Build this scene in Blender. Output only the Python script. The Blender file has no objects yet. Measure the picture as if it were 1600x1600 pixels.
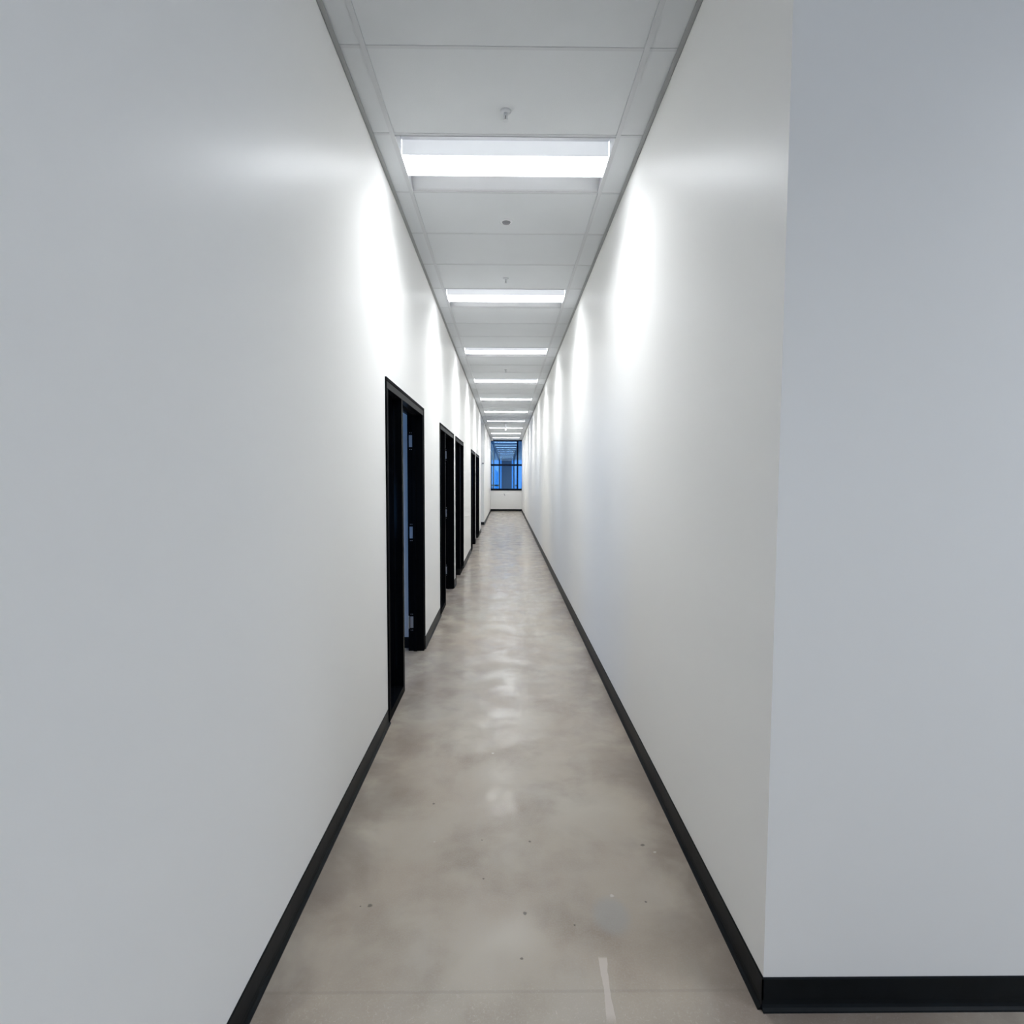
import bpy, bmesh, math, random
from mathutils import Matrix, Vector
random.seed(7)
S = bpy.context.scene
COL = S.collection

# ------------------------------------------------------------------ camera
CAM_Z = 1.5329
def rot(yaw, pitch, roll):
    c, s = math.cos(yaw), math.sin(yaw)
    Y = Matrix(((c, -s, 0), (s, c, 0), (0, 0, 1)))
    c, s = math.cos(pitch), math.sin(pitch)
    P = Matrix(((1, 0, 0), (0, c, -s), (0, s, c)))
    c, s = math.cos(roll), math.sin(roll)
    R = Matrix(((c, 0, s), (0, 1, 0), (-s, 0, c)))
    return R @ P @ Y
M = rot(0.0105, 0.0585, 0.0032)
right, fwd, up = M[0], M[1], M[2]
cam = bpy.data.cameras.new('camera')
cam.sensor_fit = 'HORIZONTAL'; cam.sensor_width = 36.0
cam.lens = 0.880 * 1000 / 1600 * 36.0
cam.clip_start = 0.05; cam.clip_end = 400
co = bpy.data.objects.new('camera', cam); COL.objects.link(co)
m3 = Matrix((right, up, -fwd)).transposed()
co.matrix_world = Matrix.Translation((0, 0, CAM_Z)) @ m3.to_4x4()
S.camera = co

# ------------------------------------------------------------------ world, exposure
w = bpy.data.worlds.new('world'); S.world = w; w.use_nodes = True
nt = w.node_tree; nt.nodes.clear()
wo = nt.nodes.new('ShaderNodeOutputWorld'); bg = nt.nodes.new('ShaderNodeBackground')
tc = nt.nodes.new('ShaderNodeTexCoord'); sx = nt.nodes.new('ShaderNodeSeparateXYZ')
mr = nt.nodes.new('ShaderNodeMapRange'); mr.inputs[1].default_value = -0.1; mr.inputs[2].default_value = 0.6
cr = nt.nodes.new('ShaderNodeValToRGB')
cr.color_ramp.elements[0].color = (0.60, 0.69, 0.83, 1); cr.color_ramp.elements[1].color = (0.48, 0.60, 0.80, 1)
nt.links.new(tc.outputs['Generated'], sx.inputs[0]); nt.links.new(sx.outputs['Z'], mr.inputs[0])
nt.links.new(mr.outputs[0], cr.inputs[0]); nt.links.new(cr.outputs[0], bg.inputs[0])
bg.inputs[1].default_value = 1.9
nt.links.new(bg.outputs[0], wo.inputs[0])
S.view_settings.view_transform = 'Standard'
S.view_settings.look = 'None'
S.view_settings.gamma = 1.0
S.view_settings.use_curve_mapping = False
S.view_settings.exposure = 0.60
BEAM = 11.0
LAMP = 5.5          # radiance of the troffer diffusers

# ------------------------------------------------------------------ dimensions
H = 3.366           # ceiling
XL, XR = -0.734, 0.748
WT = 0.125          # wall thickness
CY = 1.541          # the near right corner
YE = 26.887         # end wall
YB = -4.2           # back of the open area
XO, XN = -4.6, 4.9  # outer faces
ZR = 3.62           # roof slab
DOORS = [(3.462, 5.000, 3.978, 'n'), (6.250, 7.845, 6.765, 'n'), (8.156, 9.600, 8.945, 'f'),
         (11.740, 13.220, 12.230, 'n'), (13.590, 15.180, 14.620, 'f')]
DH = 2.135

# ------------------------------------------------------------------ helpers
def tag(o, label=None, cat=None, group=None, kind=None):
    if label: o['label'] = label
    if cat: o['category'] = cat
    if group: o['group'] = group
    if kind: o['kind'] = kind
    return o
def add_box(bm, x0, x1, y0, y1, z0, z1):
    v = [bm.verts.new((x, y, z)) for z in (z0, z1) for y in (y0, y1) for x in (x0, x1)]
    for f in ((0,2,3,1),(4,5,7,6),(0,1,5,4),(2,6,7,3),(0,4,6,2),(1,3,7,5)):
        bm.faces.new([v[i] for i in f])
def link(name, bm, mat, parent=None, loc=(0,0,0), bevel=0, smooth=False, seg=2):
    me = bpy.data.meshes.new(name)
    bmesh.ops.recalc_face_normals(bm, faces=bm.faces)
    bm.to_mesh(me); bm.free()
    me.materials.append(mat)
    if smooth:
        for p in me.polygons: p.use_smooth = True
    o = bpy.data.objects.new(name, me); COL.objects.link(o); o.location = loc
    if parent: o.parent = parent
    if bevel:
        b = o.modifiers.new('bevel', 'BEVEL'); b.width = bevel; b.segments = seg; b.limit_method = 'ANGLE'
    return o
def boxes(name, lst, mat, parent=None, bevel=0, loc=(0,0,0)):
    bm = bmesh.new()
    for b in lst: add_box(bm, *b)
    return link(name, bm, mat, parent, loc, bevel)
def struct(name, lst, mat, label=None, bevel=0):
    return tag(boxes(name, lst, mat, None, bevel), label, None, None, 'structure')
def empty(name, loc):
    o = bpy.data.objects.new(name, None); COL.objects.link(o); o.location = loc
    o.empty_display_size = 0.1
    return o
def lathe(bm, prof, n=24, axis=(0,0,0)):
    rings = []
    for r, z in prof:
        if r < 1e-6: rings.append([bm.verts.new((axis[0], axis[1], axis[2]+z))])
        else: rings.append([bm.verts.new((axis[0]+r*math.cos(a), axis[1]+r*math.sin(a), axis[2]+z)) for a in [2*math.pi*i/n for i in range(n)]])
    for a, b in zip(rings, rings[1:]):
        for i in range(n):
            j = (i+1) % n
            if len(a) == 1 and len(b) == 1: continue
            if len(a) == 1: bm.faces.new((a[0], b[j], b[i]))
            elif len(b) == 1: bm.faces.new((a[i], a[j], b[0]))
            else: bm.faces.new((a[i], a[j], b[j], b[i]))
def prism(bm, prof, p0, p1):
    """profile (out, z) swept straight from p0 to p1; out is to the left of travel"""
    d = Vector((p1[0]-p0[0], p1[1]-p0[1], 0)).normalized(); n = Vector((-d.y, d.x, 0))
    a = [bm.verts.new((p0[0]+n.x*u, p0[1]+n.y*u, z)) for u, z in prof]
    b = [bm.verts.new((p1[0]+n.x*u, p1[1]+n.y*u, z)) for u, z in prof]
    k = len(prof)
    for i in range(k):
        bm.faces.new((a[i], a[(i+1)%k], b[(i+1)%k], b[i]))
    bm.faces.new(a); bm.faces.new(b)

# ------------------------------------------------------------------ materials
def mat(name, color, rough=0.5, spec=0.5, metal=0.0, coat=0.0, bump=None, mottle=None):
    m = bpy.data.materials.new(name); m.use_nodes = True
    t = m.node_tree; b = t.nodes['Principled BSDF']
    b.inputs['Base Color'].default_value = (*color, 1)
    b.inputs['Roughness'].default_value = rough
    b.inputs['Specular IOR Level'].default_value = spec
    b.inputs['Metallic'].default_value = metal
    b.inputs['Coat Weight'].default_value = coat
    tcn = t.nodes.new('ShaderNodeTexCoord')
    if mottle:
        n = t.nodes.new('ShaderNodeTexNoise'); n.inputs['Scale'].default_value = mottle[0]; n.inputs['Detail'].default_value = 4
        r = t.nodes.new('ShaderNodeMapRange'); r.inputs[1].default_value = 0.3; r.inputs[2].default_value = 0.7
        r.inputs[3].default_value = 1-mottle[1]; r.inputs[4].default_value = 1+mottle[1]
        x = t.nodes.new('ShaderNodeVectorMath'); x.operation = 'SCALE'; x.inputs[0].default_value = color
        t.links.new(tcn.outputs['Object'], n.inputs['Vector']); t.links.new(n.outputs['Fac'], r.inputs[0])
        t.links.new(r.outputs[0], x.inputs['Scale']); t.links.new(x.outputs[0], b.inputs['Base Color'])
    if bump:
        n = t.nodes.new('ShaderNodeTexNoise'); n.inputs['Scale'].default_value = bump[0]; n.inputs['Detail'].default_value = 3
        u = t.nodes.new('ShaderNodeBump'); u.inputs['Strength'].default_value = bump[1]; u.inputs['Distance'].default_value = bump[2]
        t.links.new(tcn.outputs['Object'], n.inputs['Vector']); t.links.new(n.outputs['Fac'], u.inputs['Height'])
        t.links.new(u.outputs[0], b.inputs['Normal'])
    return m
def paint(name, color, rough, amount, ior=1.45, bump=None, base=0.0):
    # flat pigment under a thin, mostly matted clear film
    m = bpy.data.materials.new(name); m.use_nodes = True
    t = m.node_tree; t.nodes.clear(); L = t.links.new
    o = t.nodes.new('ShaderNodeOutputMaterial'); mx = t.nodes.new('ShaderNodeMixShader')
    d = t.nodes.new('ShaderNodeBsdfDiffuse'); d.inputs[0].default_value = (*color, 1)
    gl = t.nodes.new('ShaderNodeBsdfGlossy'); gl.inputs['Roughness'].default_value = rough
    fr = t.nodes.new('ShaderNodeFresnel'); fr.inputs[0].default_value = ior
    mu = t.nodes.new('ShaderNodeMath'); mu.operation = 'MULTIPLY'; mu.inputs[1].default_value = amount
    mu.use_clamp = True
    mu.operation = 'MULTIPLY_ADD'; mu.inputs[2].default_value = base
    L(fr.outputs[0], mu.inputs[0]); L(mu.outputs[0], mx.inputs[0]); L(d.outputs[0], mx.inputs[1]); L(gl.outputs[0], mx.inputs[2]); L(mx.outputs[0], o.inputs[0])
    if bump:
        tcn = t.nodes.new('ShaderNodeTexCoord')
        n = t.nodes.new('ShaderNodeTexNoise'); n.inputs['Scale'].default_value = bump[0]; n.inputs['Detail'].default_value = 3
        u = t.nodes.new('ShaderNodeBump'); u.inputs['Strength'].default_value = bump[1]; u.inputs['Distance'].default_value = bump[2]
        L(tcn.outputs['Object'], n.inputs['Vector']); L(n.outputs['Fac'], u.inputs['Height'])
        for q in (d, gl, fr): L(u.outputs[0], q.inputs['Normal'])
    return m
def emit(name, color, s):
    m = bpy.data.materials.new(name); m.use_nodes = True
    b = m.node_tree.nodes['Principled BSDF']
    b.inputs['Base Color'].default_value = (0.8, 0.8, 0.8, 1)
    b.inputs['Emission Color'].default_value = (*color, 1); b.inputs['Emission Strength'].default_value = s
    return m
def glass(name, tint, refl):
    m = bpy.data.materials.new(name); m.use_nodes = True
    t = m.node_tree; t.nodes.clear()
    o = t.nodes.new('ShaderNodeOutputMaterial'); mx = t.nodes.new('ShaderNodeMixShader')
    tr = t.nodes.new('ShaderNodeBsdfTransparent'); tr.inputs[0].default_value = (*tint, 1)
    gl = t.nodes.new('ShaderNodeBsdfGlossy'); gl.inputs['Roughness'].default_value = 0.0
    gl.inputs['Color'].default_value = (0.52, 0.82, 1.0, 1)
    lw = t.nodes.new('ShaderNodeLayerWeight'); lw.inputs[0].default_value = 0.3
    r = t.nodes.new('ShaderNodeMapRange'); r.inputs[3].default_value = refl; r.inputs[4].default_value = 0.9
    t.links.new(lw.outputs['Fresnel'], r.inputs[0]); t.links.new(r.outputs[0], mx.inputs[0])
    t.links.new(tr.outputs[0], mx.inputs[1]); t.links.new(gl.outputs[0], mx.inputs[2]); t.links.new(mx.outputs[0], o.inputs[0])
    return m

M_WALL = paint('satin_wall_paint', (0.90, 0.893, 0.868), 0.33, 0.05, bump=(220, 0.05, 0.002), base=0.032)
M_TILE = mat('ceiling_tile', (0.70, 0.72, 0.735), 0.9, 0.2, bump=(160, 0.25, 0.002), mottle=(3.0, 0.015))
M_GRID = mat('ceiling_grid', (0.62, 0.635, 0.65), 0.6, 0.2)
M_ANGLE = mat('wall_angle', (0.40, 0.41, 0.41), 0.6, 0.3)
M_BASE = mat('black_rubber', (0.004, 0.006, 0.0075), 0.42, 0.16, mottle=(9, 0.2), bump=(18, 0.15, 0.004))
M_FRAME = paint('black_door_paint', (0.0025, 0.003, 0.004), 0.22, 0.10)
M_MULL = paint('black_mullion_gloss', (0.0025, 0.003, 0.004), 0.10, 0.10, base=0.03)
M_HEAD = paint('black_frame_paint_lit', (0.006, 0.006, 0.008), 0.25, 0.30)  # same black frame paint, lightened and made shinier for the header's lit grey
M_SEAL = mat('door_seal', (0.01, 0.01, 0.011), 0.7, 0.2)
M_STEEL = mat('brushed_steel', (0.55, 0.56, 0.58), 0.35, 0.5, 1.0)
M_WHITEMETAL = mat('white_enamel', (0.82, 0.83, 0.85), 0.35, 0.5)
M_WFRAME = paint('window_frame_paint', (0.006, 0.010, 0.022), 0.4, 0.12)
M_SPR = mat('sprinkler_enamel', (0.64, 0.66, 0.68), 0.5, 0.3)
M_GREY = mat('grey_metal', (0.25, 0.25, 0.27), 0.5, 0.4)
M_PLASTIC = mat('white_plastic', (0.80, 0.80, 0.80), 0.4, 0.5)
M_DARKPL = mat('dark_lens', (0.02, 0.02, 0.025), 0.15, 0.5)
M_FACADE = mat('pale_facade', (0.78, 0.80, 0.82), 0.7, 0.3, mottle=(1.5, 0.08))
M_DARKGL = mat('dark_glazing', (0.22, 0.30, 0.36), 0.5, 0.3)
M_PAVE = mat('outdoor_paving', (0.38, 0.42, 0.45), 0.8, 0.3, mottle=(2.0, 0.2))
M_DIFF = emit('diffuser_light', (0.94, 0.972, 1.02), LAMP)
M_ENDGLASS = glass('tinted_glass', (0.13, 0.42, 0.74), 0.20)
M_ROOMGLASS = glass('blue_room_glass', (0.50, 0.74, 1.0), 0.06)
M_TRAY = emit('glowing_tray', (0.86, 0.92, 1.0), 0.28)
M_GLASS = glass('grey_glass', (0.80, 0.81, 0.83), 0.06)

def floor_material():
    m = bpy.data.materials.new('polished_concrete'); m.use_nodes = True
    t = m.node_tree; b = t.nodes['Principled BSDF']; L = t.links.new
    tcn = t.nodes.new('ShaderNodeTexCoord'); P = tcn.outputs['Object']
    def noise(sc, det=4, dist=0.0, vec=P, rough=0.55):
        n = t.nodes.new('ShaderNodeTexNoise'); n.inputs['Scale'].default_value = sc; n.inputs['Detail'].default_value = det
        n.inputs['Distortion'].default_value = dist; n.inputs['Roughness'].default_value = rough
        L(vec, n.inputs['Vector']); return n.outputs['Fac']
    def rng(v, a, bb, c=0.0, d=1.0, smooth=True):
        r = t.nodes.new('ShaderNodeMapRange'); r.interpolation_type = 'SMOOTHSTEP' if smooth else 'LINEAR'
        r.inputs[1].default_value = a; r.inputs[2].default_value = bb; r.inputs[3].default_value = c; r.inputs[4].default_value = d
        L(v, r.inputs[0]); return r.outputs[0]
    def mixc(f, a, bcol):
        x = t.nodes.new('ShaderNodeMix'); x.data_type = 'RGBA'
        if isinstance(f, float): x.inputs[0].default_value = f
        else: L(f, x.inputs[0])
        for i, c in ((6, a), (7, bcol)):
            if isinstance(c, tuple): x.inputs[i].default_value = (*c, 1)
            else: L(c, x.inputs[i])
        return x.outputs[2]
    def math_(op, a, bb):
        x = t.nodes.new('ShaderNodeMath'); x.operation = op
        for i, c in ((0, a), (1, bb)):
            if isinstance(c, (int, float)): x.inputs[i].default_value = c
            else: L(c, x.inputs[i])
        return x.outputs[0]
    c = mixc(rng(noise(1.1, 3, 0.1), 0.25, 0.75), (0.375, 0.308, 0.245), (0.465, 0.424, 0.350))
    c = mixc(rng(noise(3.1, 4, 0.2), 0.40, 0.80, 0, 0.75), c, (0.240, 0.185, 0.145))
    mp = t.nodes.new('ShaderNodeMapping'); mp.inputs['Scale'].default_value = (1, 0.35, 1); L(P, mp.inputs[0])
    c = mixc(rng(noise(6.0, 6, 0.2, mp.outputs[0], 0.6), 0.42, 0.85, 0, 0.40), c, (0.45, 0.42, 0.38))
    # fine aggregate speckle
    c = mixc(rng(noise(160, 3), 0.35, 0.75, 0, 0.35), c, (0.42, 0.39, 0.35))
    # wiped light scuffs, patchy
    patch = rng(noise(2.2, 3, 0.2), 0.52, 0.68)
    scr = rng(noise(38, 7, 2.5, P, 0.75), 0.60, 0.70)
    c = mixc(math_('MULTIPLY', math_('MULTIPLY', patch, scr), 0.85), c, (0.50, 0.47, 0.43))
    # rougher bare concrete in the nearest strip
    sp = t.nodes.new('ShaderNodeSeparateXYZ'); L(P, sp.inputs[0])
    near = rng(sp.outputs['Y'], 1.72, 1.50)
    gr = rng(noise(95, 6, 1.0, P, 0.8), 0.54, 0.66)
    c = mixc(math_('MULTIPLY', math_('MULTIPLY', near, gr), 0.85), c, (0.52, 0.47, 0.41))
    # irregular darker brown margins towards both walls
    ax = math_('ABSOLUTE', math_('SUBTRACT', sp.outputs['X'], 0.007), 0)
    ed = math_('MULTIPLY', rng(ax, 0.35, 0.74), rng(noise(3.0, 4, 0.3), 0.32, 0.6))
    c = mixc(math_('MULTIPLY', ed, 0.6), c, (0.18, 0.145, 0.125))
    # saw-cut joints
    for yj, s_ in ((1.60, 0.12), (8.725, 0.5), (15.9, 0.5), (23.0, 0.5)):
        dj = math_('ABSOLUTE', math_('SUBTRACT', sp.outputs['Y'], yj), 0)
        c = mixc(rng(dj, 0.008, 0.002, 0, s_), c, (0.10, 0.09, 0.08))
    # chips and droppings
    wob = t.nodes.new('ShaderNodeTexNoise'); wob.inputs['Scale'].default_value = 60; L(P, wob.inputs['Vector'])
    vs = t.nodes.new('ShaderNodeVectorMath'); vs.operation = 'MULTIPLY_ADD'; vs.inputs[1].default_value = (0.012,)*3
    L(wob.outputs['Color'], vs.inputs[0]); L(P, vs.inputs[2])
    PW = vs.outputs[0]
    def spot(x, y, r, col, sy=1.0, amt=0.7):
        nonlocal c
        q = t.nodes.new('ShaderNodeMapping'); q.vector_type = 'POINT'
        q.inputs['Location'].default_value = (-(x+0.006), -(y+0.006)*sy, -0.006); q.inputs['Scale'].default_value = (1, sy, 1)
        L(PW, q.inputs[0])
        ln = t.nodes.new('ShaderNodeVectorMath'); ln.operation = 'LENGTH'; L(q.outputs[0], ln.inputs[0])
        c = mixc(rng(ln.outputs['Value'], r*1.1, r*0.55, 0, amt), c, col)
    dk = (0.05, 0.045, 0.04); wh = (0.62, 0.60, 0.56)
    for x, y, r in ((-0.486, 1.944, .010), (-0.337, 2.579, .007), (0.070, 1.905, .009), (0.104, 2.299, .007),
                    (0.577, 2.275, .010), (-0.084, 2.078, .005), (0.053, 1.716, .006), (0.511, 1.956, .006), (-0.52, 1.94, .004),
                    (-0.10, 2.31, .004), (0.24, 1.85, .005)):
        spot(x, y, r, dk)
    for x, y, r in ((0.394, 1.988, .009), (0.616, 2.230, .007), (-0.071, 3.069, .009), (-0.30, 2.30, .004)):
        spot(x, y, r, wh)
    # grey repair patch, long pale smear
    spot(0.374, 1.894, .075, (0.34, 0.345, 0.34), 0.75, 0.5)
    yy = sp.outputs['Y']
    wn = math_('MULTIPLY', math_('SUBTRACT', noise(22, 3), 0.5), 0.010)
    xc = math_('ADD', math_('SUBTRACT', math_('MULTIPLY', math_('SUBTRACT', 1.71, yy), -0.05), math_('MULTIPLY', 0.0, yy)), 0.312)
    dx = math_('ABSOLUTE', math_('ADD', math_('SUBTRACT', sp.outputs['X'], xc), wn), 0)
    wd_ = math_('ADD', 0.0085, math_('MULTIPLY', math_('POWER', math_('ABSOLUTE', math_('SUBTRACT', yy, 1.61), 0), 1.0), 0.05))
    hit = math_('LESS_THAN', math_('SUBTRACT', dx, wd_), 0.0)
    ends = math_('MULTIPLY', rng(yy, 1.724, 1.712), rng(yy, 1.49, 1.53))
    c = mixc(math_('MULTIPLY', math_('MULTIPLY', hit, ends), 0.7), c, (0.60, 0.54, 0.49))
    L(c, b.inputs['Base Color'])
    ro = rng(noise(5.0, 6, 0.6, P, 0.65), 0.3, 0.7, 0.36, 0.50)
    ro2 = math_('MAXIMUM', ro, math_('MULTIPLY', near, 0.42))
    L(ro2, b.inputs['Roughness'])
    L(math_('MULTIPLY', rng(noise(4.3, 6, 0.3, P, 0.65), 0.40, 0.62, 0.15, 0.80), rng(sp.outputs['Y'], 1.3, 4.6)), b.inputs['Coat Weight'])
    b.inputs['Coat Roughness'].default_value = 0.15
    b.inputs['Specular IOR Level'].default_value = 0.32
    bp = t.nodes.new('ShaderNodeBump'); bp.inputs['Strength'].default_value = 0.25; bp.inputs['Distance'].default_value = 0.002
    L(noise(14, 4, 0.0, P, 0.5), bp.inputs['Height']); L(bp.outputs[0], b.inputs['Normal'])
    return m
M_FLOOR = floor_material()

# ------------------------------------------------------------------ the shell
struct('floor', [(XO-0.2, XN+0.2, YB-0.2, YE+0.15, -0.2, 0.0)], M_FLOOR, 'polished grey-beige concrete corridor floor')
struct('ceiling', [(XO-0.2, XN+0.2, YB-0.2, YE+0.15, ZR, ZR+0.2)], M_TILE, 'concealed slab above the suspended ceiling')

# left wall with five framed openings and the side passage
lw = []
y = YB
for a, b_, m_, s_ in DOORS:
    lw.append((XL-WT, XL, y, a, 0, ZR)); lw.append((XL-WT, XL, a, b_, DH, ZR)); y = b_
lw.append((XL-WT, XL, y, 16.43, 0, ZR))
struct('wall_left', lw, M_WALL, 'long white left wall with black framed doorways')
struct('wall_left_far', [(XL-WT, XL, 18.80, YE, 0, ZR)], M_WALL, 'white left wall beyond the side passage')
rb = struct('wall_right', [(XR, XR+0.15, CY, 22.85, 0, ZR)], M_WALL, 'long blank white right wall')
struct('wall_right_far', [(XR, XR+0.15, 23.45, YE, 0, ZR)], M_WALL, 'white right wall beyond the niche')
struct('wall_niche', [(XR+0.15, XR+0.45, 22.75, 22.85, 0, ZR), (XR+0.45, XR+0.55, 22.75, 23.55, 0, ZR), (XR+0.15, XR+0.45, 23.45, 23.55, 0, ZR)], M_WALL, 'white walls of the shallow niche')
struct('wall_front', [(XR+0.15, XN, CY, CY+0.15, 0, ZR)], M_WALL, 'pale wall face right of the corridor mouth')
# end wall below the window
struct('wall_end', [(XL, XR, YE, YE+0.15, 0, 0.985), (XO, XL, YE, YE+0.15, 0, ZR), (XR, XN, YE, YE+0.15, 0, ZR), (XL, XR, YE, YE+0.15, H+0.01, ZR)], M_WALL, 'white end wall under the blue window')
# room partitions
PART = [(5.055, 5.17), (7.94, 8.06), (10.6, 10.72), (13.345, 13.465), (16.31, 16.43), (18.80, 18.92)]
for i, (a, b_) in enumerate(PART):
    struct('wall_partition', [(XO, XL-WT, a, b_, 0, ZR)], M_WALL, None)
# outer wall behind the rooms, with one window opening per bay
bays = [(1.2, 4.4), (5.8, 7.4), (8.6, 10.0), (11.3, 12.8), (14.0, 15.7), (16.9, 18.3)]
ow = []; y = YB
for a, b_ in bays:
    ow += [(XO-0.15, XO, y, a, 0, ZR), (XO-0.15, XO, a, b_, 0, 0.6), (XO-0.15, XO, a, b_, 2.7, ZR)]; y = b_
ow.append((XO-0.15, XO, y, YE+0.15, 0, ZR))
struct('wall_outer', ow, M_WALL)
# back wall: open lobby side + window of the first room
struct('wall_back', [(XL-WT, 1.0, YB-0.15, YB, 0, ZR), (1.0, 4.2, YB-0.15, YB, 0, 0.5), (1.0, 4.2, YB-0.15, YB, 3.0, ZR), (4.2, XN, YB-0.15, YB, 0, ZR)], M_WALL)
struct('wall_room_back', [(XO, -3.9, -1.35, -1.2, 0, ZR), (-1.86, XL-WT, -1.35, -1.2, 0, ZR), (-3.9, -1.86, -1.35, -1.2, 0, 0.69), (-3.9, -1.86, -1.35, -1.2, 1.48, ZR)], M_WALL)
struct('wall_side', [(XN, XN+0.15, YB, -2.6, 0, ZR), (XN, XN+0.15, -2.6, 1.3, 0, 0.4), (XN, XN+0.15, -2.6, 1.3, 3.1, ZR), (XN, XN+0.15, 1.3, CY+0.15, 0, ZR)], M_WALL)

# suspended ceiling: tiles between the bars
TL_, TR_ = -0.613, 0.596
ROW0, RS = 2.516, 0.6096
rows = []
k = -11
while ROW0 + k*RS < YE:
    rows.append((max(ROW0+k*RS, YB), min(ROW0+(k+1)*RS, YE), k)); k += 1
LK = [1+4*i for i in range(10)]
tiles = []; zt = H + 0.004
g = 0.006
for a, b_, k in rows:
    for x0, x1, c in ((XL, TL_, 0), (TL_, TR_, 1), (TR_, XR, 2)):
        if c == 1 and (k in LK or k == -7): continue
        tiles.append((x0+g, x1-g, a+g, b_-g, zt, zt+0.018))
struct('ceiling_tiles', tiles, M_TILE, 'white suspended ceiling tiles along the corridor')
bars = []
bw = 0.012
for a, b_, k in rows:
    if a > YB: bars.append((XL, XR, a-0.009, a+0.009, H+0.002, H+0.030))
struct('trim_1', bars, M_GRID, 'thin cross bars between the ceiling tiles')
struct('trim_2', [(TL_-bw, TL_+bw, YB, YE, H-0.0015, H+0.032), (TR_-bw, TR_+bw, YB, YE, H-0.0015, H+0.032)], M_GRID, 'long ceiling grid bars')
struct('trim_3', [(XL, XL+0.022, YB, YE, H-0.003, H), (XR-0.022, XR, YB, YE, H-0.003, H),
                  (XL, XL+0.002, YB, YE, H-0.003, H+0.03), (XR-0.002, XR, YB, YE, H-0.003, H+0.03)], M_ANGLE, 'grey wall angle along the ceiling edges')
AX = (XR+0.001, 2.505, 3.695, 3.555, 4.745, XN)
AY = (YB, -1.045, -0.455, 0.155, 0.745, CY)
struct('ceiling_plain', [(AX[0], XN, AY[0], AY[1], H, H+0.03), (AX[0], AX[3], AY[1], AY[2], H, H+0.03), (AX[4], XN, AY[1], AY[2], H, H+0.03), (AX[0], XN, AY[2], AY[3], H, H+0.03),
    (AX[0], AX[1], AY[3], AY[4], H, H+0.03), (AX[2], XN, AY[3], AY[4], H, H+0.03), (AX[0], XN, AY[4], AY[5], H, H+0.03), (XO, XL-WT, YB, YE, H, H+0.03), (XL-WT, XL, 16.43, 18.80, H, H+0.03), (XR, XR+0.45, 22.85, 23.45, H, H+0.03)], M_TILE)

# ------------------------------------------------------------------ baseboards (cove profile)
BP = [(0.0, 0.0), (0.016, 0.0), (0.0145, 0.004), (0.008, 0.010), (0.005, 0.018), (0.004, 0.030), (0.004, 0.092), (0.002, 0.096), (0.0, 0.096)]
def base(name, p0, p1, label=None):
    bm = bmesh.new()
    prism(bm, BP, p0, p1)
    return tag(link(name, bm, M_BASE), label, None, None, 'structure')
# travel so that "left of travel" is into the corridor
segs = [(YB, DOORS[0][0])] + [(DOORS[i][1], DOORS[i+1][0]) for i in range(4)] + [(DOORS[4][1], 16.43)]
for a, b_ in segs:
    base('baseboard_left', (XL, b_), (XL, a), 'black rubber baseboard on the left wall')
base('baseboard_left_far', (XL, YE), (XL, 18.79), 'black baseboard beyond the side passage')
base('baseboard_passage', (XL+0.004, 18.80), (XO, 18.80), 'black baseboard of the side passage')
base('baseboard_right', (XR, CY-0.004), (XR, 22.85), 'black rubber baseboard along the right wall')
base('baseboard_right_far', (XR, 23.44), (XR, YE))
base('baseboard_niche', (XR+0.45, 23.45), (XR-0.004, 23.45), 'short dark baseboard return at the niche')
base('baseboard_front', (XN, CY), (XR-0.004, CY), 'black baseboard right of the corridor mouth')
base('baseboard_end', (XR, YE), (XL, YE), 'black baseboard under the end window')
base('baseboard_room', (XL-WT, 5.055), (XO, 5.055), 'dark baseboard inside the first room')

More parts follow.
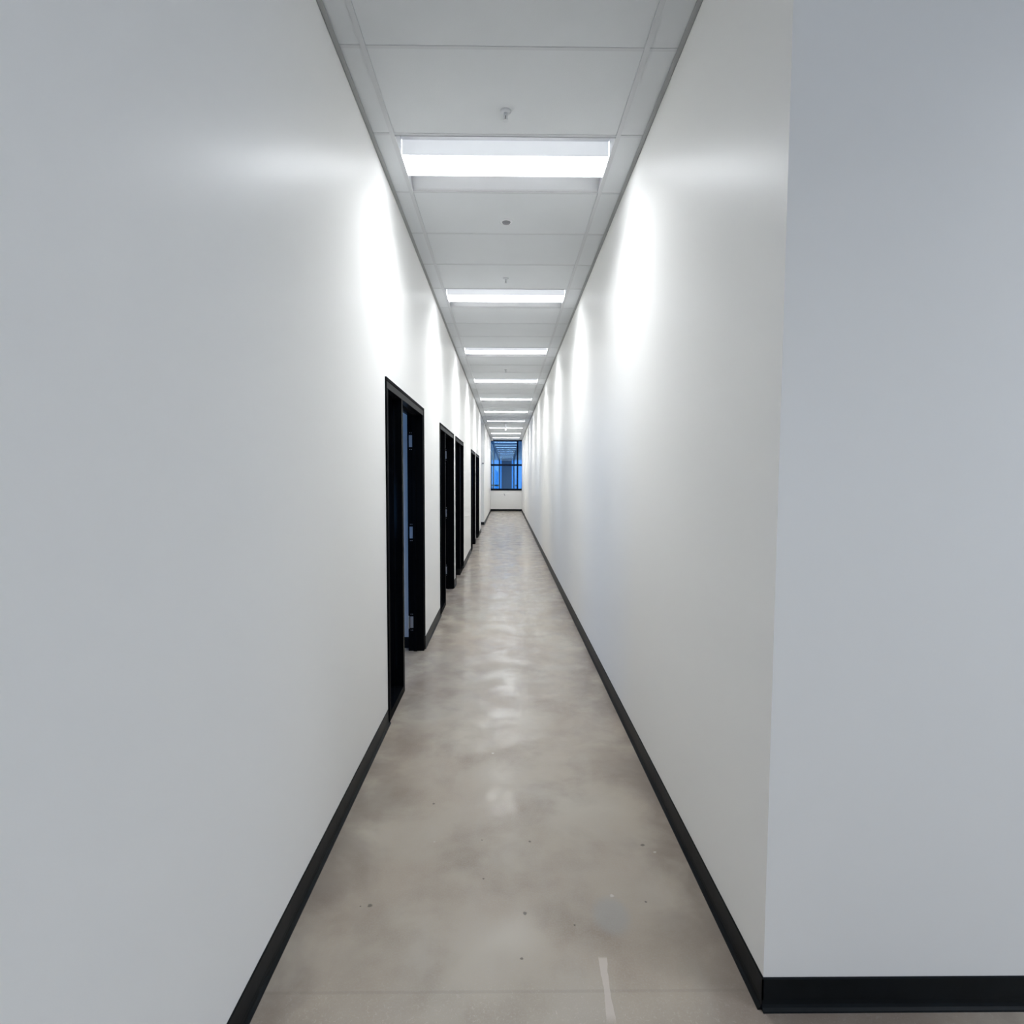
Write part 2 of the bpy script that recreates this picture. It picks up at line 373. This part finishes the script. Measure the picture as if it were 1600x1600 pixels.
# ------------------------------------------------------------------ door frames
FW = 0.05
def screw_bm(x, y_, z, r=0.004):
    bm = bmesh.new()
    lathe(bm, [(0, 0.0016), (r*0.7, 0.0014), (r, 0.0), (r, -0.001)], 10)
    bmesh.ops.rotate(bm, cent=(0,0,0), matrix=Matrix.Rotation(math.radians(90), 3, 'X'), verts=bm.verts)
    bmesh.ops.translate(bm, vec=(x, y_, z), verts=bm.verts)
    return bm
where = ['nearest', 'second', 'third', 'fourth', 'farthest']
def door(i, a, b_, mul, side):
    root = empty('door_%d' % (i+1), (XL, (a+b_)/2, 0))
    tag(root, 'black metal doorway frame with narrow side opening, %s on the left wall' % where[i], None, None, 'structure')
    P = (-XL, -(a+b_)/2, 0)
    f = XL+0.006; bk = XL-WT-0.006; e = 0.006
    def part(name, lst, m=M_FRAME, bev=0.0015):
        return boxes(name, lst, m, root, bev, P)
    part('jamb', [(bk, f, a-e, a+FW, 0, DH-FW)])
    part('jamb', [(bk, f, b_-FW, b_+e, 0, DH-FW)])
    part('header', [(bk, f, a-e, b_+e, DH-FW, DH+e)], M_HEAD)
    part('edge_trim', [(XL, f+0.004, a-0.016, b_+0.016, DH-0.006, DH+0.014), (XL, f+0.004, a-0.016, a-0.004, 0, DH-0.006), (XL, f+0.004, b_+0.004, b_+0.016, 0, DH-0.006)])
    part('mullion', [(bk, f, mul-FW/2, mul+FW/2, 0, DH-FW)], M_MULL)
    # stops on the inner half of the frame
    s0, s1 = XL-0.125, XL-0.055
    if side == 'n': sl = (a+FW, mul-FW/2); dr = (mul+FW/2, b_-FW); hj = b_-FW
    else: sl = (mul+FW/2, b_-FW); dr = (a+FW, mul-FW/2); hj = a+FW
    st = 0.016
    part('door_stop', [(XL-0.085, s1, dr[0], dr[1], DH-FW-st, DH-FW), (XL-0.085, s1, dr[0], dr[0]+st, 0, DH-FW-st), (XL-0.085, s1, dr[1]-st, dr[1], 0, DH-FW-st)], M_FRAME)
    # sill rail under the side opening
    part('sill_rail', [(bk, f, sl[0], sl[1], 0, 0.055)])
    part('glazing_bead', [(XL-0.085, s1, sl[0], sl[1], DH-FW-st, DH-FW), (XL-0.085, s1, sl[0], sl[0]+st, 0.055, DH-FW-st), (XL-0.085, s1, sl[1]-st, sl[1], 0.055, DH-FW-st)])
    if side == 'n':
        x0, x1 = bk+0.016, bk+0.044
        for zc in (1.86, 1.06, 0.26):
            h = boxes('hinge', [(x0, x1, hj-0.003, hj, zc-0.052, zc+0.052)], M_STEEL, root, 0.0008, P)
            if zc > 1 and i == 0: bm = None
            else: bm = bmesh.new()
            if bm: lathe(bm, [(0, -0.058), (0.006, -0.056), (0.0068, -0.05), (0.0068, 0.05), (0.006, 0.056), (0, 0.058)], 14, (bk+0.004, hj-0.008, zc))
            if bm: link('knuckle', bm, M_STEEL, h, smooth=True)
            for dx in (0.007, 0.021):
                for dz in (-0.072, 0.072, -0.035, 0.035):
                    link('screw', screw_bm(x0+dx, hj-0.0032 if abs(dz) < .05 else hj-0.0002, zc+dz), M_STEEL, h)
    return root
for i, (a, b_, mul, side) in enumerate(DOORS): door(i, a, b_, mul, side)

# ------------------------------------------------------------------ windows
def window(n, lst_frame, lst_pane, loc, gm, label):
    root = empty('window_%d' % n, loc); tag(root, label, None, None, 'structure')
    P = tuple(-c for c in loc)
    boxes('window_frame', lst_frame, M_WFRAME, root, 0.002, P)
    for p in lst_pane: boxes('pane', [p], gm, root, 0, P)
    return root
# end window: full-height glazing with a transom and a mullion right of centre
yf0, yf1 = YE-0.02, YE+0.05
window(1, [(XL, XR, yf0, yf1, 0.985, 1.075), (XL, XR, yf0, yf1, 2.155, 2.238), (0.500, 0.573, yf0, yf1, 1.075, 2.165), (0.500, 0.573, yf0, yf1, 2.225, H-0.04),
           (XL, XR, yf0, yf1, H-0.04, H+0.01)],
       [(XL, 0.505, YE+0.012, YE+0.018, 1.075, 2.165), (0.568, XR, YE+0.012, YE+0.018, 1.075, 2.165),
        (XL, 0.505, YE+0.012, YE+0.018, 2.225, H-0.04), (0.568, XR, YE+0.012, YE+0.018, 2.225, H-0.04)], (0, YE, 0.985), M_ENDGLASS,
       'tall blue-tinted window with dark bars closing the corridor')
n = 2
for a, b_ in bays:
    x0, x1 = XO-0.12, XO-0.06; m_ = (a+b_)/2
    window(n, [(x0, x1, a, b_, 0.6, 0.66), (x0, x1, a, b_, 2.64, 2.7), (x0, x1, a, a+0.06, 0.66, 2.64), (x0, x1, b_-0.06, b_, 0.66, 2.64), (x0, x1, m_-0.03, m_+0.03, 0.66, 2.64)],
           [(x0+0.025, x0+0.031, a+0.06, m_-0.03, 0.66, 2.64), (x0+0.025, x0+0.031, m_+0.03, b_-0.06, 0.66, 2.64)], (XO-0.09, m_, 0.6), M_ROOMGLASS, 'window of a side room')
    n += 1
window(n, [(-3.9, -1.86, -1.30, -1.24, 1.30, 1.345), (-3.9, -1.86, -1.30, -1.24, 0.69, 0.73), (-3.9, -1.86, -1.30, -1.24, 1.44, 1.48)],
       [(-3.9, -1.86, -1.275, -1.27, 0.73, 1.30), (-3.9, -1.86, -1.275, -1.27, 1.345, 1.44)], (-2.9, -1.27, 0.69), M_ROOMGLASS, 'low window of the first room'); n += 1
window(n, [(XN+0.05, XN+0.11, -2.6, 1.3, 0.4, 0.46), (XN+0.05, XN+0.11, -2.6, 1.3, 3.04, 3.1), (XN+0.05, XN+0.11, -0.68, -0.62, 0.46, 3.04)],
       [(XN+0.075, XN+0.081, -2.6, -0.68, 0.46, 3.04), (XN+0.075, XN+0.081, -0.62, 1.3, 0.46, 3.04)], (XN+0.08, -0.65, 0.4), M_GLASS, 'large window of the open area'); n += 1
window(n, [(1.0, 4.2, YB-0.11, YB-0.05, 0.5, 0.56), (1.0, 4.2, YB-0.11, YB-0.05, 2.94, 3.0), (2.57, 2.63, YB-0.11, YB-0.05, 0.56, 2.94)],
       [(1.0, 2.57, YB-0.081, YB-0.075, 0.56, 2.94), (2.63, 4.2, YB-0.081, YB-0.075, 0.56, 2.94)], (2.6, YB-0.08, 0.5), M_GLASS, 'back window of the open area'); n += 1

# sampling portals in the window openings (guide the sky light, give off none)
def portal(loc, rx, rz, sx_, sy_):
    l = bpy.data.lights.new('sky_portal', 'AREA'); l.shape = 'RECTANGLE'; l.size = sx_; l.size_y = sy_
    l.cycles.is_portal = True
    o = bpy.data.objects.new('sky_portal', l); COL.objects.link(o); o.location = loc; o.rotation_euler = (rx, 0, rz)
R90 = math.radians(90)
portal((0, YE+0.14, 2.2), -R90, 0, 1.48, 2.4)
for a, b_ in bays: portal((XO-0.14, (a+b_)/2, 1.65), R90, -R90, b_-a, 2.1)
portal((XN+0.14, -0.65, 1.75), R90, R90, 3.9, 2.7)
portal((2.6, YB-0.14, 1.75), R90, 0, 3.2, 2.5)
portal((-2.88, -1.34, 1.08), R90, 0, 2.04, 0.79)

# ------------------------------------------------------------------ ceiling lights
def make_troffer():
    root = empty('ceiling_light', (0, 0, H))
    hx, hy, zt = 0.5915, 0.2915, 0.105
    boxes('housing', [(-hx, hx, -hy, hy, zt, zt+0.02), (-hx, hx, -hy, -hy+0.002, 0, zt), (-hx, hx, hy-0.002, hy, 0, zt)], M_WHITEMETAL, root)
    for s in (-1, 1):
        boxes('end_plate', [(s*hx - 0.0015, s*hx + 0.0015, -hy, hy, -0.001, zt)], M_WHITEMETAL, root)
    for s in (-1, 1):
        bm = bmesh.new(); N = 10; ring = []
        for k in range(N+1):
            f = k/N
            yy = s*(hy-0.003 - (hy-0.003-0.112)*f); zz = 0.001 + 0.085*math.sin(f*math.pi/2)
            ring.append((yy, zz))
        lo = [[bm.verts.new((x, yy, zz)) for (yy, zz) in ring] for x in (-hx+0.002, hx-0.002)]
        hi = [[bm.verts.new((x, yy, zz+0.0015)) for (yy, zz) in ring] for x in (-hx+0.002, hx-0.002)]
        for A in (lo, hi):
            for k in range(N): bm.faces.new((A[0][k], A[0][k+1], A[1][k+1], A[1][k]))
        for k in range(N):
            for q in (0, 1): bm.faces.new((lo[q][k], lo[q][k+1], hi[q][k+1], hi[q][k]))
        for k in (0, N): bm.faces.new((lo[0][k], lo[1][k], hi[1][k], hi[0][k]))
        link('reflector', bm, M_WHITEMETAL, root, smooth=True)
    # centre basket: tray sides given a faint added glow, gently bowed glowing lens underneath
    boxes('lamp_tray', [(-hx+0.004, hx-0.004, -0.112, -0.108, 0.004, 0.1), (-hx+0.004, hx-0.004, 0.108, 0.112, 0.004, 0.1)], M_TRAY, root)
    bm = bmesh.new(); N = 12; pr = [(-0.107, 0.045)]
    for k in range(N+1):
        f = -1 + 2*k/N
        pr.append((0.107*f, 0.0055 - 0.0005*(1-f*f)))
    pr.append((0.107, 0.045))
    e = [[bm.verts.new((x, yy, zz)) for yy, zz in pr] for x in (-hx+0.006, hx-0.006)]
    for k in range(len(pr)): bm.faces.new((e[0][k], e[0][(k+1) % len(pr)], e[1][(k+1) % len(pr)], e[1][k]))
    bm.faces.new(e[0]); bm.faces.new(e[1])
    link('diffuser', bm, M_DIFF, root)
    # the downward beam of the lamp, leaving the lens
    l = bpy.data.lights.new('lamp_beam', 'AREA'); l.shape = 'RECTANGLE'; l.size = 0.50; l.size_y = 0.208
    l.energy = BEAM; l.spread = math.radians(146); l.color = (0.94, 0.972, 1.0)
    lo_ = bpy.data.objects.new('lamp_beam', l); COL.objects.link(lo_); lo_.parent = root; lo_.location = (0, 0, 0.0045)
    return root
def copy_tree(o, parent=None):
    c = o.copy(); COL.objects.link(c)
    if parent: c.parent = parent
    for ch in list(o.children):
        if ch.name.split('.')[0] != c.name: copy_tree(ch, c)
    return c
light0 = make_troffer()
cx = (TL_+TR_)/2
nth = ['nearest to the camera, largest in view', 'second from the camera', 'third from the camera', 'fourth from the camera', 'fifth from the camera',
       'sixth from the camera', 'seventh from the camera', 'third from the end window', 'second from the end window', 'last, right before the end window']
for i in range(10):
    o = light0 if i == 0 else copy_tree(light0)
    o.location = (cx, ROW0 + (1.5+4*i)*RS, H)
    tag(o, 'glowing white recessed ceiling light, %s' % nth[i], 'ceiling light', 'recessed lights down the corridor ceiling')

# copies of the fitting added out of view to light open area and corridor
for j, (x_, y_, lab) in enumerate([(cx, ROW0-6.5*RS, 'behind the camera over the corridor line'), (3.1, 0.45, 'over the open area near its front wall'), (4.15, -0.75, 'over the open area by its side window')]):
    o = copy_tree(light0); o.location = (x_, y_, H); tag(o, 'added unseen ceiling light %s' % lab, 'ceiling light', 'added lights out of view')

# ------------------------------------------------------------------ sprinklers, detector disc
def make_sprinkler():
    root = empty('sprinkler', (0, 0, H)); M_WHITEMETAL = M_SPR
    bm = bmesh.new(); lathe(bm, [(0.0, 0.0), (0.028, 0.003), (0.027, -0.004), (0.018, -0.010), (0.012, -0.010), (0, -0.010)], 28); link('escutcheon', bm, M_WHITEMETAL, root, smooth=True)
    bm = bmesh.new(); lathe(bm, [(0, -0.008), (0.009, -0.008), (0.009, -0.018), (0.006, -0.022), (0, -0.022)], 16)
    for s in (-1, 1):
        add_box(bm, s*0.008-0.0015, s*0.008+0.0015, -0.002, 0.002, -0.045, -0.016)
    link('frame', bm, M_WHITEMETAL, root)
    bm = bmesh.new(); lathe(bm, [(0, -0.022), (0.0025, -0.022), (0.0025, -0.042), (0, -0.042)], 10); link('bulb', bm, M_GREY, root)
    bm = bmesh.new(); lathe(bm, [(0, -0.044), (0.014, -0.045), (0.015, -0.047), (0, -0.048)], 20); link('deflector', bm, M_WHITEMETAL, root)
    return root
sp0 = make_sprinkler()
for i, (yy, lab) in enumerate([(2.93, 'small white sprinkler head in the tile before the nearest light'),
                               (5.28, 'small white sprinkler head in the tile before the second light'),
                               (9.62, 'tiny sprinkler head between the third and fourth lights')]):
    o = sp0 if i == 0 else copy_tree(sp0)
    o.location = (-0.008, yy, zt); tag(o, lab, 'sprinkler', 'sprinklers along the ceiling')
det = empty('ceiling_sensor', (-0.004, 4.14, zt))
tag(det, 'small flat grey disc on the tile just past the nearest light', 'sensor')
bm = bmesh.new(); lathe(bm, [(0, 0.0), (0.045, 0.0), (0.046, -0.003), (0.030, -0.006), (0, -0.006)], 30); link('trim_ring', bm, M_WHITEMETAL, det, smooth=True)
bm = bmesh.new(); lathe(bm, [(0, -0.005), (0.030, -0.006), (0.026, -0.013), (0, -0.015)], 26); link('lens', bm, M_GREY, det, smooth=True)

# hanging box seen edge-on by the side passage
hs = empty('hanging_sign', (-0.02, 18.7, H))
tag(hs, 'white sign box hanging from the ceiling, seen edge-on far down the corridor', 'sign')
bm = bmesh.new(); lathe(bm, [(0, 0), (0.05, 0), (0.05, -0.03), (0.010, -0.026), (0, -0.026)], 20); link('canopy', bm, M_PLASTIC, hs, smooth=True)
bm = bmesh.new(); lathe(bm, [(0, -0.02), (0.012, -0.02), (0.012, -0.06), (0, -0.06)], 12); link('stem', bm, M_PLASTIC, hs)
boxes('sign_body', [(-0.028, 0.028, -0.15, 0.15, -0.25, -0.05)], M_PLASTIC, hs, 0.005)

# small camera near the end window, left
sc = empty('security_camera', (-0.66, 25.9, H))
tag(sc, 'small white camera at the left ceiling edge before the end window', 'camera')
boxes('mount', [(-0.03, 0.03, -0.03, 0.03, -0.05, 0.0)], M_PLASTIC, sc, 0.004)
bm = bmesh.new(); lathe(bm, [(0, -0.05), (0.05, -0.05), (0.052, -0.075), (0.045, -0.085), (0, -0.085)], 24); link('body', bm, M_PLASTIC, sc, smooth=True)
bm = bmesh.new(); lathe(bm, [(0.038, -0.083), (0.034, -0.105), (0.018, -0.122), (0, -0.127)], 24); link('lens', bm, M_DARKPL, sc, smooth=True)

# little wall device on the face of the side passage
wd = empty('wall_device', (-0.775, 18.80, 2.05))
tag(wd, 'tiny grey wall device high beside the far left passage', 'wall device')
boxes('back_plate', [(-0.032, 0.032, -0.006, 0, -0.02, 0.02)], M_GREY, wd, 0.002)
boxes('cover', [(-0.026, 0.026, -0.018, -0.006, -0.015, 0.015)], M_GREY, wd, 0.003)

# scuff on the end wall and a chip of plaster on the right wall
bm = bmesh.new()
pts = [(-0.030, 0.060), (-0.012, 0.068), (0.006, 0.030), (0.022, -0.010), (0.040, -0.050), (0.026, -0.062), (0.006, -0.030), (-0.018, 0.010)]
fr = [bm.verts.new((x, -0.0008, z)) for x, z in pts]; bk_ = [bm.verts.new((x, 0.0, z)) for x, z in pts]
bm.faces.new(fr); bm.faces.new(bk_)
for i in range(len(pts)): bm.faces.new((fr[i], fr[(i+1) % len(pts)], bk_[(i+1) % len(pts)], bk_[i]))
tag(link('wall_scuff', bm, mat('scuff_grey', (0.33, 0.33, 0.36), 0.7, 0.3), None, (-0.08, YE, 0.78)), 'small grey scuff on the end wall below the window', 'scuff')
bm = bmesh.new()
bmesh.ops.create_icosphere(bm, subdivisions=2, radius=1.0)
for v in bm.verts:
    v.co = Vector((v.co.x*0.0025, v.co.y*0.02*(1+0.25*math.sin(7*v.co.z)), v.co.z*0.012*(1+0.2*math.sin(5*v.co.y))))
tag(link('filler_patch', bm, M_PLASTIC, None, (XR, 6.45, 0.46)), 'small white fleck of filler low on the right wall', 'filler patch')

# ------------------------------------------------------------------ outside the end window
struct('floor_outside', [(-14, 14, YE+0.2, 60, -0.25, -0.05)], M_PAVE, 'paving outside the end window')
bd = empty('building', (0, 44, -0.05))
tag(bd, 'open building with thin columns and rails seen through the blue end window', 'building')
boxes('wall', [(-0.42, 0.50, 6.0, 12, 0, 4.2)], M_DARKGL, bd, 0.02)
for x in (-1.02, -0.86, -0.45, 0.52, 1.9, -1.9, -3.0, 3.0):
    boxes('column', [(x-0.045, x+0.045, -6.0, -5.91, 0, 3.5)], M_WFRAME, bd, 0.005)
boxes('canopy', [(-9, 9, -15.5, 14, 3.5, 3.7)], M_FACADE, bd, 0.02)
for x0, x1 in ((-5, -0.47), (0.6, 0.82)):
    for z0 in (1.10, 0.62): boxes('rail', [(x0, x1, -6.0, -5.92, z0, z0+0.10)], M_WFRAME, bd, 0.005)
bo = empty('bollard', (1.03, 36.0, -0.05))
tag(bo, 'bright white post outside, low in the right pane of the end window', 'post')
bm = bmesh.new(); lathe(bm, [(0, 0), (0.13, 0), (0.12, 0.45), (0.08, 0.9), (0.05, 1.15), (0, 1.2)], 20); link('post', bm, M_PLASTIC, bo, smooth=True)
